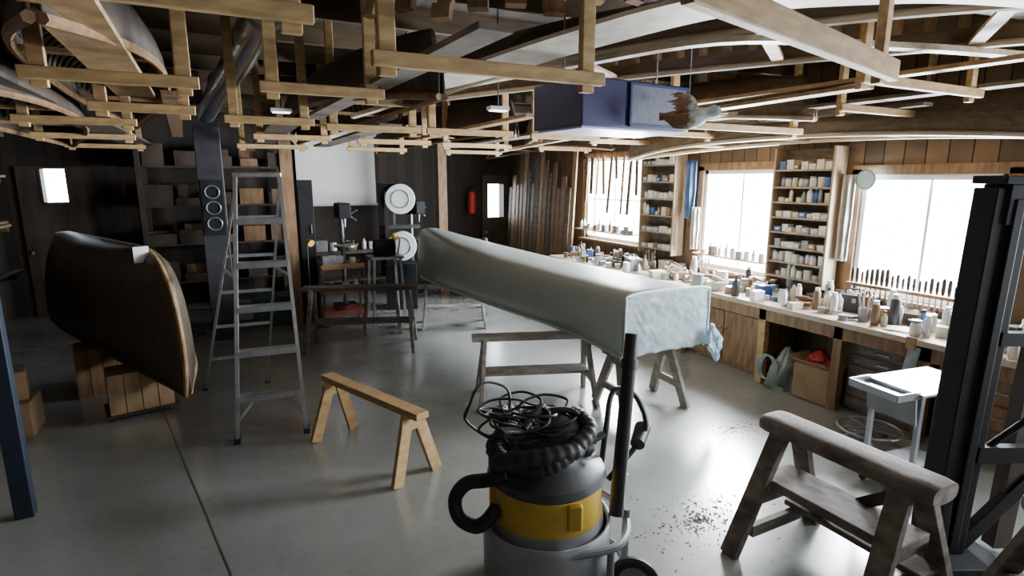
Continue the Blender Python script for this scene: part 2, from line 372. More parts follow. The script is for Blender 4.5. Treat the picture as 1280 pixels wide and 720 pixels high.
part('wand',G().cyl((.36,-.03,.40),(.46,.22,1.30),.038,.036,20),blackp,root,smooth=True)
part('wand_cuff',G().cyl((.44,.17,1.12),(.445,.185,1.17),.044,.044,20),rubber,root,smooth=True)
part('handle',G().tube([(.28,.10,.42),(.33,.18,.75),(.38,.28,.95),(.50,.30,.93),(.56,.24,.80),(.52,.20,.70),(.42,.12,.62),(.33,.06,.55)],.016,8),blackp,root,smooth=True)
part('grip',G().cyl((.555,.28,.74),(.50,.16,.70),.045,.04,14),blackp,root,smooth=True)
part('cart_frame',G().tube([(.10,-.30,.36),(.34,-.22,.36),(.42,0,.36),(.34,.24,.36),(.1,.32,.36)],.02,8).tube([(.10,-.30,.08),(.34,-.22,.10),(.42,0,.10),(.34,.24,.08),(-.1,.30,.08)],.02,8).cyl((.42,0,.10),(.42,0,.42),.02).cyl((.30,-.24,.08),(.30,-.24,.36),.018),greyp,root,smooth=True)
part('cart_body',G().grid([[(.325*math.cos(a),.325*math.sin(a),z) for a in [-2.9+.16*i for i in range(26)]] for z in (.10,.36,.40)]),mat('light_grey_plastic',(.33,.34,.36),(.25,.26,.275),.5),root,smooth=True,solid=.014)
def wheel(root,c,r,w,ax,nm='wheel'):
    ax=Vector(ax).normalized();c=Vector(c)
    q=ax.to_track_quat('Z','Y').to_matrix()
    ring=[c+q@Vector((math.cos(a)*(r-w/2),math.sin(a)*(r-w/2),0)) for a in [i*math.pi/8 for i in range(16)]]
    part(nm,G().tube(ring,w/2,8,True,3),rubber,root,smooth=True)
    part('hub',G().cyl(c-ax*w*.35,c+ax*w*.35,r*.62,None,20),greyp,root,smooth=True)
wheel(root,(.44,-.16,.125),.125,.05,(.3,1,0));wheel(root,(.34,.34,.125),.125,.05,(1,0,0))
for a in (2.6,4.0): wheel(root,(.27*math.cos(a),.27*math.sin(a),.045),.045,.03,(0,1,0),'caster')
pts=[]
for i in range(90):
    a=i*.55;rr_=.13+.06*math.sin(i*1.3);pts.append((-.10+rr_*math.cos(a)*1.3,-.02+rr_*math.sin(a)*.9,.93+.05*math.sin(i*.7)+.03*math.cos(i*.31)))
part('power_cord',G().tube(pts,.007,6,sub=4),rubber,root,smooth=True)
pts=[(-.30+.11*math.cos(a)+.02*math.sin(a*3),.02+.05*math.sin(a*2),.95+.15*math.sin(a)) for a in [i*.7 for i in range(24)]]
part('power_cord',G().tube(pts,.007,6,sub=4),rubber,root,smooth=True)
# ---- heavy old stepped trestles at the front
def heavy(x,y,half,h,rz,label):
    root=thing('work_trestle',(x,y,0),rz,label,'trestle')
    g=G();rg=[]
    for yy,s_ in ((half,.75),(half-.015,.93),(half-.05,1),(-half+.05,1),(-half,.9)):
        rg.append([(.115*s_*math.copysign(abs(math.cos(a))**.7,math.cos(a)),yy,h-.05+.05*s_*math.copysign(abs(math.sin(a))**.7,math.sin(a))) for a in [i*math.pi/10 for i in range(20)]])
    part('top_beam',g.loft(rg),dusty,root,smooth=True)
    part('plank',G().box((-.03,0,h*.55),(.27,2*half-.16,.05)),dusty,root,bevel=.008)
    part('plank',G().box((.17,0,.20),(.16,2*half-.16,.035)),oldwood,root,bevel=.008)
    for sy in (-1,1):
        yy=sy*(half-.14)
        for sx in (-1,1):
            part('leg',G().beam((sx*.07,yy,h-.05),(sx*.36,yy+.05*sy,0),.05,.10,up=(0,1,0)),dusty,root,bevel=.005)
        part('cross_brace',G().box((0,yy,h*.5-.04),(.40,.035,.07)),oldwood,root)
        part('cross_brace',G().box((0,yy,.15),(.52,.035,.07)),oldwood,root)
    part('diagonal_brace',G().beam((.14,half*.6,.15),(.06,-half*.6,h*.8),.03,.06),darkwood,root)
heavy(2.76,1.61,.46,.77,0,'heavy old wooden trestle with dusty rounded top and plank steps')
heavy(3.42,.62,.50,.73,math.radians(50),'second heavy wooden trestle beyond the steel column')
# ---- dark steel mast
root=thing('steel_mast',(3.45,1.43,0),0,'tall black steel column with a boxed head and side arms','machine',rot=(0,math.radians(1.6),math.radians(-24)))
part('column',G().box((-.02,0,1.06),(.20,.14,2.0)).box((0,-.075,1.06),(.05,.02,1.9)),blacksteel,root,bevel=.006)
part('head',G().box((.12,0,2.10),(.46,.20,.04)).box((.10,0,1.98),(.32,.16,.20)),blacksteel,root,bevel=.006)
part('base_plate',G().box((0,0,.03),(.5,.4,.06)).beam((.08,0,.05),(.45,0,.5),.05,.08).beam((-.08,0,.05),(-.1,0,.5),.05,.2),blacksteel,root,bevel=.004)
part('side_post',G().box((.36,.03,1.0),(.10,.08,1.9)),darkwood,root,label='old dark wooden post beside the column')
part('arm',G().box((.22,-.06,1.30),(.36,.05,.07)),blacksteel,root)
part('arm',G().box((.22,-.06,.66),(.36,.05,.09)),blacksteel,root)
part('brace_rod',G().cyl((.12,-.05,.70),(.6,-.1,1.15),.018),blacksteel,root)
root=thing('steel_post',(-1.29,4.28,0),0,'dark blue painted steel post standing on the concrete','post')
part('column',G().box((0,0,.89),(.10,.08,1.78)),bluesteel,root,bevel=.005)
part('cap',G().box((0,0,1.785),(.12,.10,.02)),bluesteel,root)
# ---- metal utility table + stool
bm_=mat('bright_metal',(.46,.49,.52),(.33,.36,.39),.28,.6)
root=thing('utility_table',(4.08,1.95,0),math.radians(-8),'low grey metal utility table with thin legs and casters','table')
part('top',G().box((.05,0,.76),(.60,.40,.02)),bm_,root,bevel=.004)
part('tray',G().box((-.33,0,.74),(.20,.34,.012)).box((-.33,-.17,.76),(.20,.008,.05)).box((-.33,.17,.76),(.20,.008,.05)).box((-.43,0,.76),(.008,.34,.05)),bm_,root)
part('drop_leaf',G().box((-.245,0,.64),(.012,.34,.18),(0,math.radians(-8),0)),greyp,root)
part('drawer_box',G().box((.05,0,.12),(.42,.32,.12)),greyp,root,bevel=.005)
for sx in (-1,1):
    for sy in (-1,1):
        part('leg',G().box((.05+sx*.25,sy*.16,.41),(.028,.028,.68)),steel,root)
        wheel(root,(.05+sx*.25,sy*.16,.04),.04,.025,(0,1,0),'caster')
root=thing('stool',(4.42,2.42,0),0,'round steel shop stool with a foot ring','stool')
part('seat',G().lathe((0,0,0),[(.13,.50),(.15,.52),(.15,.55),(.12,.57)],28),blackp,root,smooth=True)
part('column',G().cyl((0,0,.1),(0,0,.51),.022),steel,root,smooth=True)
part('foot_ring',G().tube([(.22*math.cos(a),.22*math.sin(a),.16) for a in [i*math.pi/6 for i in range(12)]],.011,8,True),steel,root,smooth=True)
for i in range(5):
    a=i*2*math.pi/5;part('leg',G().beam((0,0,.12),(.24*math.cos(a),.24*math.sin(a),.07),.03,.025).beam((0,0,.16),(.22*math.cos(a),.22*math.sin(a),.16),.012,.012),steel,root)
    wheel(root,(.24*math.cos(a),.24*math.sin(a),.03),.03,.02,(math.sin(a),-math.cos(a),0),'caster')
g=G()
for i in range(380):
    a=R.uniform(0,6.28);q=abs(R.gauss(0,.22));x_=2.50+q*math.cos(a)*1.2;y_=2.30+q*math.sin(a)*.7
    s_=R.uniform(.004,.016);g.box((x_,y_,.003),(s_,s_*.6,.002),(0,0,R.uniform(0,3)))
for i in range(160):
    a=R.uniform(0,6.28);q=abs(R.gauss(0,.3));x_=3.75+q*math.cos(a);y_=3.15+q*math.sin(a)*.5
    s_=R.uniform(.004,.014);g.box((x_,y_,.003),(s_,s_*.6,.002),(0,0,R.uniform(0,3)))
o=single('wood_shavings',g,dusty,'scattered grey-brown wood shavings and dirt on the concrete','debris');o['kind']='stuff'
single('paper_sheet',G().box((0,0,.003),(.14,.10,.002)),white,'small white paper scrap lying on the concrete','paper',loc=(2.37,2.96,0),rot=(0,0,.5))
# ------------------------------------------------------------ workbench
root=thing('workbench',(0,0,0),0,'long wooden workbench with plank top below the windows','workbench')
part('worktop',G().box((5.21,4.65,.825),(.76,6.9,.05)),benchm,root,bevel=.005)
part('apron',G().box((4.88,4.65,.74),(.03,6.8,.12)),brownwood,root)
for yy in (1.31,2.31,3.03,3.84,5.0,6.2,7.3,8.0):
    part('leg',G().box((4.90,yy,.40),(.07,.08,.80)),pine if yy==3.84 else brownwood,root)
def cabinet(y0,y1,rows,label,m=brownwood,doors=False):
    w=y1-y0;r_=thing('base_cabinet',(5.22,(y0+y1)/2,0),0,label,'cabinet')
    part('body',G().box((.02,0,.35),(.5,w,.62)).box((.02,0,.02),(.44,w-.04,.04)),m,r_)
    if doors:
        for sy in (-1,1):
            d=part('door',G().box((-.24,sy*w/4,.36),(.022,w/2-.03,.56)),m,r_,bevel=.004)
            part('knob',G().sph((-.265,sy*.04,.45),.014),steel,d,smooth=True)
    else:
        for i in range(rows):
            hh=.60/rows
            d=part('drawer',G().box((-.24,0,.06+hh*(i+.5)),(.022,w-.05,hh-.02)),m,r_,bevel=.004)
            part('handle',G().box((-.262,0,.06+hh*(i+.5)),(.02,.10,.014)),steel,d)
cabinet(2.36,2.98,6,'grey-brown chest of shallow drawers under the workbench',oldwood)
cabinet(1.4,2.26,3,'brown wooden drawer cabinet under the workbench')
cabinet(3.90,4.95,2,'brown wooden cabinet with paired doors under the bench',doors=True)
cabinet(5.05,6.15,4,'brown wooden drawer bank under the workbench')
cabinet(6.25,7.25,2,'dark wooden cabinet with paired doors under the bench',darkwood,doors=True)
root=thing('cardboard_box',(5.02,3.25,0),0,'open brown cardboard box under the workbench','box')
part('body',G().box((0,0,.18),(.32,.36,.34)),card,root,bevel=.004)
part('flap',G().box((-.19,0,.38),(.1,.34,.006),(0,math.radians(35),0)),card,root)
part('flap',G().box((0,.21,.38),(.3,.1,.006),(math.radians(35),0,0)),card,root)
g=G();rs=[]
for i in range(14):
    t=i/13;q=.19*math.cos(t*1.5)+.01
    rs.append([(q*math.cos(a)*(1+.6*noise.noise(Vector((math.cos(a)*3,math.sin(a)*3,t*4)))),q*.75*math.sin(a)*(1+.6*noise.noise(Vector((math.cos(a)*3+5,math.sin(a)*3,t*4)))),t*.42) for a in [j*math.pi/14 for j in range(28)]])
single('tarpaulin',g.loft(rs),tarp,'crumpled grey-green tarpaulin heaped under the workbench','tarpaulin',smooth=True,loc=(5.02,3.63,.0))
rs=[]
for i in range(8):
    t=i/7;q=.10*math.cos(t*1.5)+.005
    rs.append([(q*math.cos(a)*(1+.5*noise.noise(Vector((math.cos(a)*3,math.sin(a)*3,t*4)))),q*1.2*math.sin(a)*(1+.5*noise.noise(Vector((math.cos(a)*3+5,math.sin(a)*3,t*4)))),t*.12) for a in [j*math.pi/9 for j in range(18)]])
single('red_cloth',G().loft(rs),red,'red rag bundle lying on the cardboard box','cloth',smooth=True,loc=(5.06,3.30,.352))
single('cable_coil',G().tube([(0,.10*math.cos(a)+.002*i,.13*math.sin(a)) for i,a in enumerate([i*.8 for i in range(34)])],.007,6),tarp,'grey cable coil hanging in the open bench bay','cable',smooth=True,loc=(4.86,3.70,.20))
root=thing('hand_saw',(4.835,2.40,.72),0,'steel hand saw hanging on the bench edge','saw')
part('blade',G().box((0,0,-.1),(.008,.09,.34),(math.radians(8),0,0)),steel,root)
part('handle',G().box((0,.01,.09),(.02,.08,.1)),ribmat,root,bevel=.006)
# ------------------------------------------------------------ small goods
protos={}
cols={'white':(.85,.86,.86),'cream':(.72,.67,.54),'red':(.38,.04,.03),'blue':(.05,.12,.34),'green':(.06,.18,.09),'black':(.03,.03,.03),'yellow':(.55,.38,.05),'brown':(.22,.13,.065),'grey':(.30,.31,.32),'orange':(.6,.22,.04)}
def proto(kind,cn):
    key=(kind,cn)
    if key in protos:return protos[key]
    m=mat('paint_'+cn,cols[cn],rough=.45,scale=12)
    if kind=='jar':
        o=single('storage_jar',G().lathe((0,0,0),[(.035,0),(.04,.01),(.04,.08),(.032,.10)],14),mat('jar_glass_'+cn,tuple(.5*x+.25 for x in cols[cn]),rough=.15),'small glass jar of %s hardware'%cn,'jar',smooth=True)
        part('lid',G().cyl((0,0,.10),(0,0,.118),.035,None,14),m if cn!='white' else steel,o)
        r=.04
    elif kind=='can':
        o=single('paint_can',G().lathe((0,0,0),[(.05,0),(.05,.11),(.052,.115),(.052,.12)],16),m,'%s paint can with a metal lid'%cn,'can',smooth=True)
        part('lid',G().cyl((0,0,.118),(0,0,.123),.044,None,16),steel,o)
        r=.052
    elif kind=='bottle':
        o=single('bottle',G().lathe((0,0,0),[(.03,0),(.034,.01),(.034,.11),(.014,.14),(.012,.16)],14),m,'%s plastic bottle with a narrow neck'%cn,'bottle',smooth=True)
        part('cap',G().cyl((0,0,.16),(0,0,.185),.014,None,10),blackp,o)
        r=.034
    elif kind=='spray':
        o=single('spray_can',G().lathe((0,0,0),[(.03,0),(.032,.005),(.032,.17),(.024,.185)],14),m,'%s aerosol spray can with white cap'%cn,'can',smooth=True)
        part('cap',G().cyl((0,0,.185),(0,0,.215),.022,None,10),white,o)
        r=.033
    elif kind=='bin':
        o=single('parts_bin',G().box((0,0,.035),(.13,.09,.07),taper=1.12),m,'%s plastic bin for small parts'%cn,'bin')
        part('label_card',G().box((-.072,0,.04),(.004,.05,.03)),white,o)
        r=.05
    elif kind=='box':
        o=single('small_box',G().box((0,0,.05),(.12,.10,.10)),m,'small %s carton box with a lid'%cn,'box',bevel=.003)
        part('lid',G().box((0,0,.104),(.124,.104,.012)),m,o)
        r=.055
    elif kind=='tin':
        o=single('tin',G().lathe((0,0,0),[(.045,0),(.045,.05)],16),m,'low round %s tin with metal lid'%cn,'tin',smooth=True)
        part('lid',G().cyl((0,0,.05),(0,0,.06),.047,None,16),steel,o)
        r=.047
    elif kind=='plane':
        o=single('hand_plane',G().box((0,0,.015),(.06,.22,.03)).box((0,.01,.045),(.045,.05,.05),(.5,0,0)),steel,'iron bench plane with wooden handles','plane')
        part('handle',G().box((0,-.07,.055),(.02,.035,.07),(.2,0,0)),brownwood,o,bevel=.006);part('knob',G().sph((0,.085,.05),.018),brownwood,o,smooth=True)
        r=.08
    elif kind=='paper':
        o=single('paper_pile',G().box((0,0,.006),(.20,.28,.012)).box((.02,.01,.015),(.19,.26,.005),(0,0,.3)),white,'loose pile of white papers','paper')
        r=.10
    elif kind=='basket':
        o=single('basket',G().lathe((0,0,0),[(.09,0),(.13,.10),(.125,.10),(.085,.01)],18),m,'%s shallow basket of odds and ends'%cn,'basket',smooth=True)
        part('contents',G().sph((0,0,.07),.09,(1,1,.5)).box((.03,.02,.12),(.03,.12,.03),(.3,0,.6)).box((-.03,-.03,.12),(.12,.02,.03),(0,.3,.2)),oldwood,o)
        r=.12
    elif kind=='toolbox':
        o=single('toolbox',G().box((0,0,.08),(.18,.32,.16)),m,'%s metal toolbox with a carrying handle'%cn,'toolbox',bevel=.006)
        part('handle',G().tube([(0,-.08,.16),(0,-.07,.20),(0,.07,.20),(0,.08,.16)],.008,6),blackp,o);part('latch',G().box((-.092,0,.11),(.008,.03,.04)),steel,o)
        r=.15
    elif kind=='clamp':
        o=single('bar_clamp',G().box((0,0,.02),(.02,.34,.012)).box((-.04,-.14,.025),(.10,.03,.03)).box((-.04,.08,.025),(.10,.03,.03)),steel,'steel bar clamp with wooden handle lying flat','clamp')
        part('handle',G().cyl((-.07,.10,.025),(-.07,.20,.025),.013,None,10),ribmat,o,smooth=True)
        r=.09
    elif kind=='vise':
        o=single('bench_vise',G().box((0,0,.03),(.14,.12,.06)).box((-.03,0,.10),(.06,.15,.10)).box((-.13,0,.10),(.05,.15,.10)).cyl((-.24,0,.08),(.05,0,.08),.018),blacksteel,'dark iron bench vise with a steel handle','vise')
        part('handle',G().cyl((-.23,-.10,.08),(-.23,.10,.08),.008),steel,o)
        r=.12
    elif kind=='blocks':
        g=G()
        for q in range(7): g.box((R.uniform(-.07,.07),R.uniform(-.09,.09),.02+.022*(q//2)),(R.uniform(.05,.12),R.uniform(.03,.2),.022),(0,0,R.uniform(0,3)))
        o=single('scrap_pile',g,brownwood,'small pile of brown wood scraps','scraps');o['kind']='stuff'
        r=.12
    protos[key]=(o,r,[False]);return protos[key]
def put(kind,cn,loc,rz=0,sc=1,group=None):
    o,r,used=proto(kind,cn)
    if not used[0]:
        used[0]=True;o.location=loc;o.rotation_euler=(0,0,rz);o.scale=(sc,)*3
        if group:o['group']=group
        return o
    c_=clone(o,loc,rz,sc)
    if group:c_['group']=group
    return c_
kinds=['jar','can','bottle','spray','bin','box','tin']
def shelf_unit(y0,y1,zs,label,depth=.2):
    xc=X1-.03-depth/2;r_=thing('wall_shelf',(xc,(y0+y1)/2,0),0,label,'shelf');w=y1-y0
    for sy in (-1,1): part('side_panel',G().box((0,sy*w/2,(zs[0]+zs[-1])/2+.08),(depth,.022,zs[-1]-zs[0]+.3)),shelfwood,r_)
    for z in zs: part('shelf_board',G().box((0,0,z),(depth,w-.025,.018)),shelfwood,r_)
    part('back_panel',G().box((depth/2+.008,0,(zs[0]+zs[-1])/2+.08),(.012,w,zs[-1]-zs[0]+.28)),oldwood,r_)
    for zi,z in enumerate(zs):
        yy=y0+.055
        ks=R.choice([['jar','jar','can'],['bin','bin','box'],['can','tin','spray','bottle'],['box','jar','bin']])
        while yy<y1-.045:
            kd=R.choice(ks);c_=R.choice(['white','white','cream','grey','white','cream','brown','white','grey','cream','cream','blue','white'])
            sc=R.uniform(.65,.95)
            if kd=='spray' and zs[1]-zs[0]<.2: sc=.6
            r=proto(kd,c_)[1]
            put(kd,c_,(xc-.03-R.uniform(0,.03),yy,z+.0095),R.uniform(-.15,.15),sc,'goods on the wall shelves')
            yy+=r*2*sc+.003+R.uniform(0,.006)
shelf_unit(3.58,4.25,[1.06,1.22,1.38,1.54,1.70,1.86,2.02,2.2],'tall wooden wall shelf crowded with small jars and cartons')
shelf_unit(5.78,6.45,[1.15,1.38,1.61,1.84,2.07,2.3],'wooden wall shelf crowded with cans and bottles')
def ledge(y0,y1,x,z,label,d=.2):
    single('wall_shelf',G().box((x+.01,(y0+y1)/2,z),(d,y1-y0,.018)),shelfwood,label,'shelf')
    yy=y0+.06
    while yy<y1-.04:
        kd=R.choice(['jar','can','bottle','box','tin']);put(kd,R.choice(['white','cream','grey','brown','grey']),(x,yy,z+.0095),0,R.uniform(.7,1),'jars on the window ledges');yy+=R.uniform(.075,.12)
ledge(6.70,8.15,5.46,1.28,'long ledge of jars across the window')
ledge(4.36,5.44,5.49,1.16,'narrow ledge of tins across the window',.15)
placed=[(5.05,2.93,.07),(5.35,5.15,.07),(5.3,6.1,.07)]
def free(x,y,r):
    return all((x-a)**2+(y-b_)**2>(r+q)**2 for a,b_,q in placed)
big=[('toolbox','grey'),('vise','grey'),('basket','brown'),('blocks','brown'),('plane','grey'),('paper','white'),('clamp','grey'),('basket','cream'),('plane','grey'),('toolbox','black'),('blocks','brown'),('paper','white'),('clamp','grey'),('basket','brown'),('plane','grey'),('clamp','grey'),('paper','white'),('blocks','brown'),('basket','brown'),('toolbox','grey'),('basket','cream'),('clamp','grey'),('plane','grey'),('blocks','brown')]
for kd,c_ in big:
    for _ in range(40):
        x=R.uniform(4.98,5.42);y_=R.uniform(1.5,7.9);r=proto(kd,c_)[1]*.85
        if x-r<4.85: continue
        if free(x,y_,r): placed.append((x,y_,r));put(kd,c_,(x,y_,.851),R.uniform(-.8,.8),R.uniform(.85,1.1),'clutter on the workbench');break
n=0;tries=0
while n<185 and tries<7000:
    tries+=1
    x=R.uniform(4.91,5.50);y_=R.uniform(1.5,8.0)
    kd=R.choice(kinds);c_=R.choice(['white','cream','grey','brown','brown','black','grey','white','grey','brown','white','cream','black','blue']);sc=R.uniform(.55,1.35)
    r=proto(kd,c_)[1]*sc*1.05
    if x<5.02 and R.random()<.5: continue
    if free(x,y_,r):
        n+=1;placed.append((x,y_,r));put(kd,c_,(x,y_,.851),R.uniform(-.6,.6) if kd in('box','bin') else R.uniform(0,6),sc,'clutter on the workbench')
def pot(x,y,z):
    o=thing('brush_pot',(x,y,z),0,'tin pot full of upright brushes and pencils','pot',group='brush pots')
    part('pot',G().lathe((0,0,0),[(.045,0),(.05,.12),(.047,.12),(.042,.01)],16),steel,o,smooth=True)
    for i in range(8):
        a=i*.8;part('brush',G().cyl((.02*math.cos(a),.02*math.sin(a),.02),(.06*math.cos(a),.06*math.sin(a),.22+.02*(i%3)),.006,None,6).sph((.062*math.cos(a),.062*math.sin(a),.235+.02*(i%3)),.012,(1,1,1.6),8),ribmat if i%2 else greyp,o)
    return o
p=pot(5.05,2.93,.851);clone(p,(5.35,5.15,.851),1);clone(p,(5.3,6.1,.851),2)
single('chisel_rack',G().box((5.50,2.85,1.09),(.05,1.1,.03)).box((5.53,2.32,.97),(.03,.03,.24)).box((5.53,3.38,.97),(.03,.03,.24)),brownwood,'wooden rack holding chisels below the window','rack')
ch=thing('chisel',(5.50,2.36,1.11),0,'wood-handled chisel standing in the rack','chisel',group='chisels in the rack')
part('handle',G().lathe((0,0,0),[(.009,0),(.013,.04),(.012,.10),(.006,.115)],10),darkwood,ch,smooth=True)
part('blade',G().box((0,0,-.09),(.004,.014,.16)),steel,ch)
for i in range(1,22): clone(ch,(5.50,2.36+i*.047,1.11),0,R.uniform(.85,1.5))
for i in range(9):
    yy=6.74+i*.165;h=R.choice([.35,.6,.9,.75]);z1=2.47
    g=G();g.box((0,0,-h/2),(.012,R.uniform(.03,.09),h),(R.uniform(-.10,.10),0,0)).box((0,0,.01),(.006,.01,.03))
    single('wood_pattern',g,R.choice([brownwood,pine,cedar]),'thin wooden canoe pattern hanging before the window','pattern','patterns hanging at the window',loc=(5.52,yy,z1))
def cloth(name,y,z1,h,w,m,label,x=5.50):
    rows=[]
    for a in range(9):
        v=a/8;rows.append([(.03*math.sin(u*14)+.015*noise.noise(Vector((u*3,v*3,0))),(u-.5)*w*(1-.15*v),-v*h) for u in [j/16 for j in range(17)]])
    return single(name,G().grid(rows),m,label,'cloth',smooth=True,solid=.006,loc=(x,y,z1))
cloth('shop_apron',5.62,2.35,.75,.18,bluecl,'blue shop apron hanging beside the window')
cloth('cloth_rag',5.50,1.75,.55,.12,clothm,'pale rag hanging beside the window')
cloth('curtain',3.49,2.15,.85,.12,clothm,'pale striped curtain hanging at the window')
root=thing('wall_thermometer',(5.50,3.32,2.10),0,'round pale blue wall thermometer hanging at the window','thermometer')
part('dial',G().cyl((-.02,0,0),(.0,0,0),.09,None,24),mat('pale_blue',(.45,.68,.72),(.4,.6,.65),.4),root,smooth=True);part('rim',G().tube([(-.02,.09*math.cos(a),.09*math.sin(a)) for a in [i*math.pi/8 for i in range(16)]],.008,6,True),steel,root,smooth=True)
for i in range(16):
    yy=8.35+i*.16;h=R.uniform(1.9,2.8);t=R.uniform(.08,.15)
    single('leaning_board',G().box((0,0,h/2),(.025,t,h)),R.choice([brownwood,oldwood,ribmat,brownwood,ribmat]),'rough brown board leaning upright against the wall','board','boards leaning on the wall',loc=(5.36,yy,0.003),rot=(0,math.radians(3),0))
# ------------------------------------------------------------ back area
root=thing('projection_screen',(1.92,10.94,0),0,'large white hanging projection screen on the wall','screen')
part('screen_sheet',G().box((0,0,2.28),(1.42,.01,1.25)),screenm,root)
part('screen_case',G().box((0,0,2.95),(1.55,.10,.09)),white,root,bevel=.01)
part('bottom_bar',G().cyl((-.74,0,1.64),(.74,0,1.64),.018),white,root)
root=thing('fire_extinguisher',(4.60,10.86,1.42),0,'red fire extinguisher mounted on the back wall','extinguisher')
part('cylinder',G().lathe((0,0,0),[(.06,0),(.075,.02),(.075,.38),(.05,.43),(.025,.45)],18),mat('bright_red',(.85,.05,.04),(.7,.03,.03),.35),root,smooth=True)
part('valve',G().cyl((0,0,.45),(0,0,.50),.02).box((0,-.03,.51),(.025,.12,.02)),blackp,root)
part('hose',G().tube([(0,-.03,.48),(-.08,-.03,.42),(-.09,-.02,.25),(-.085,-.02,.1)],.01,6),rubber,root)
part('bracket',G().box((0,.105,.2),(.1,.07,.3)),steel,root)
root=thing('bandsaw',(2.55,9.0,0),math.radians(-16),'tall bandsaw with two round white wheel guards','bandsaw')
gw=mat('white_enamel',(.80,.83,.83),(.72,.75,.75),.3)
part('frame',G().box((-.30,.05,1.3),(.10,.16,1.5)).box((-.12,.05,1.98),(.4,.16,.12)),blacksteel,root,bevel=.01)
part('upper_wheel_guard',G().cyl((0,-.09,1.80),(0,.06,1.80),.24,None,32),gw,root,smooth=True,bevel=.01)
part('lower_wheel_guard',G().cyl((0,-.09,1.04),(0,.06,1.04),.24,None,32),gw,root,smooth=True,bevel=.01)
for z in (1.80,1.04): part('emblem_ring',G().tube([(.14*math.cos(a),-.095,z+.14*math.sin(a)) for a in [i*math.pi/8 for i in range(16)]],.008,6,True),steel,root)
part('table',G().box((.05,-.05,1.36),(.5,.45,.03)),steel,root)
part('blade_guide',G().box((-.10,-.05,1.5),(.04,.04,.24)),steel,root)
part('base_cabinet',G().box((-.02,.03,.38),(.5,.4,.76)),blacksteel,root,bevel=.01)
def drill(x,y,rz,label):
    root=thing('drill_press',(x,y,0),rz,label,'drill press')
    part('column',G().cyl((0,.1,0),(0,.1,1.75),.04),steel,root,smooth=True)
    part('head',G().box((0,-.02,1.62),(.2,.42,.24)),blacksteel,root,bevel=.02)
    part('chuck',G().cyl((0,-.15,1.36),(0,-.15,1.5),.018,.03),steel,root)
    part('table',G().cyl((0,-.12,1.05),(0,-.12,1.08),.18),steel,root)
    part('base',G().box((0,0,.04),(.36,.5,.08)),blacksteel,root,bevel=.01)
    part('feed_handle',G().cyl((.1,-.05,1.55),(.22,-.05,1.62),.008).cyl((.1,-.05,1.55),(.20,-.05,1.46),.008).sph((.22,-.05,1.62),.016).sph((.20,-.05,1.46),.016),steel,root)
drill(1.68,9.3,0,'floor-standing drill press with round table')
drill(3.05,9.9,.3,'second dark drill press against the back')
root=thing('tool_cabinet',(1.05,8.75,0),0,'narrow tall black cabinet standing among the machines','cabinet')
part('body',G().box((0,0,1.05),(.22,.25,2.1)),blacksteel,root,bevel=.01)
part('door',G().box((0,-.135,1.4),(.19,.02,1.2)),blacksteel,root)
part('handle',G().box((.06,-.155,1.4),(.015,.02,.12)),steel,root)
pinkish=mat('faded_red',(.55,.16,.14),(.40,.10,.09),.5)
root=thing('tool_cart',(1.45,8.35,0),0,'faded red three-tier tool cart with shelves','cart')
for z in (.18,.5,.86): part('tray',G().box((0,0,z),(.6,.38,.03)).box((0,-.19,z+.03),(.6,.012,.06)).box((0,.19,z+.03),(.6,.012,.06)),pinkish if z<.8 else pine,root)
for sx in (-1,1):
    for sy in (-1,1):
        part('leg',G().box((sx*.29,sy*.18,.50),(.03,.03,.82)),oldwood,root);wheel(root,(sx*.29,sy*.18,.05),.05,.03,(0,1,0),'caster')
for kd,c_,x_,z_ in [('toolbox','grey',1.33,.877),('can','white',1.62,.877),('can','brown',1.3,.517),('box','cream',1.5,.517),('bottle','white',1.65,.517),('basket','brown',1.42,.197)]:
    put(kd,c_,(x_,8.35,z_),1.57,.9,'goods on the tool cart')
root=thing('router_table',(2.12,8.45,0),0,'small black machine on a steel stand','machine')
part('top',G().box((0,0,.95),(.5,.4,.04)),steel,root)
part('motor',G().cyl((-.15,0,1.10),(.15,0,1.10),.12,None,18).box((0,0,1.0),(.3,.2,.06)),blacksteel,root,smooth=True)
part('lamp',G().tube([(.2,0,.97),(.25,.02,1.2),(.15,-.1,1.28)],.012,6).sph((.13,-.12,1.27),.05),yellow,root)
for sx in (-1,1):
    for sy in (-1,1): part('leg',G().beam((sx*.2,sy*.16,.93),(sx*.24,sy*.19,0),.04,.04),steel,root)
root=thing('yellow_lamp',(.98,8.2,0),0,'small yellow clip lamp on a thin stand','lamp')
part('stand',G().cyl((0,0,0),(0,0,1.28),.012).cyl((0,0,0),(0,0,.02),.12),blackp,root);part('shade',G().cyl((0,0,1.28),(.05,-.09,1.24),.02,.05,16),yellow,root,smooth=True)
root=thing('tool_chest',(.50,8.9,0),0,'low dark green wooden tool chest','chest')
part('body',G().box((0,0,.2),(.5,.4,.38)),green,root,bevel=.008)
part('lid',G().box((0,0,.41),(.53,.43,.04)),green,root,bevel=.008)
part('latch',G().box((0,-.22,.34),(.05,.02,.08)),steel,root)
def mtable(x,y,rz,w,label):
    root=thing('machine_bench',(x,y,0),rz,label,'table')
    part('top',G().box((0,0,.82),(w,.5,.05)),darkwood,root)
    part('shelf',G().box((0,0,.3),(w-.1,.42,.03)),darkwood,root)
    for sx in (-1,1):
        for sy in (-1,1): part('leg',G().box((sx*(w/2-.05),sy*.2,.4),(.06,.06,.8)),darkwood,root)
mtable(4.15,9.3,math.radians(-10),.9,'dark work table with small machines against the back')
mtable(2.0,10.5,0,1.6,'dark work table below the projection screen')
root=thing('bench_grinder',(4.0,9.25,.846),math.radians(-10),'dark bench grinder with two grey wheels','grinder')
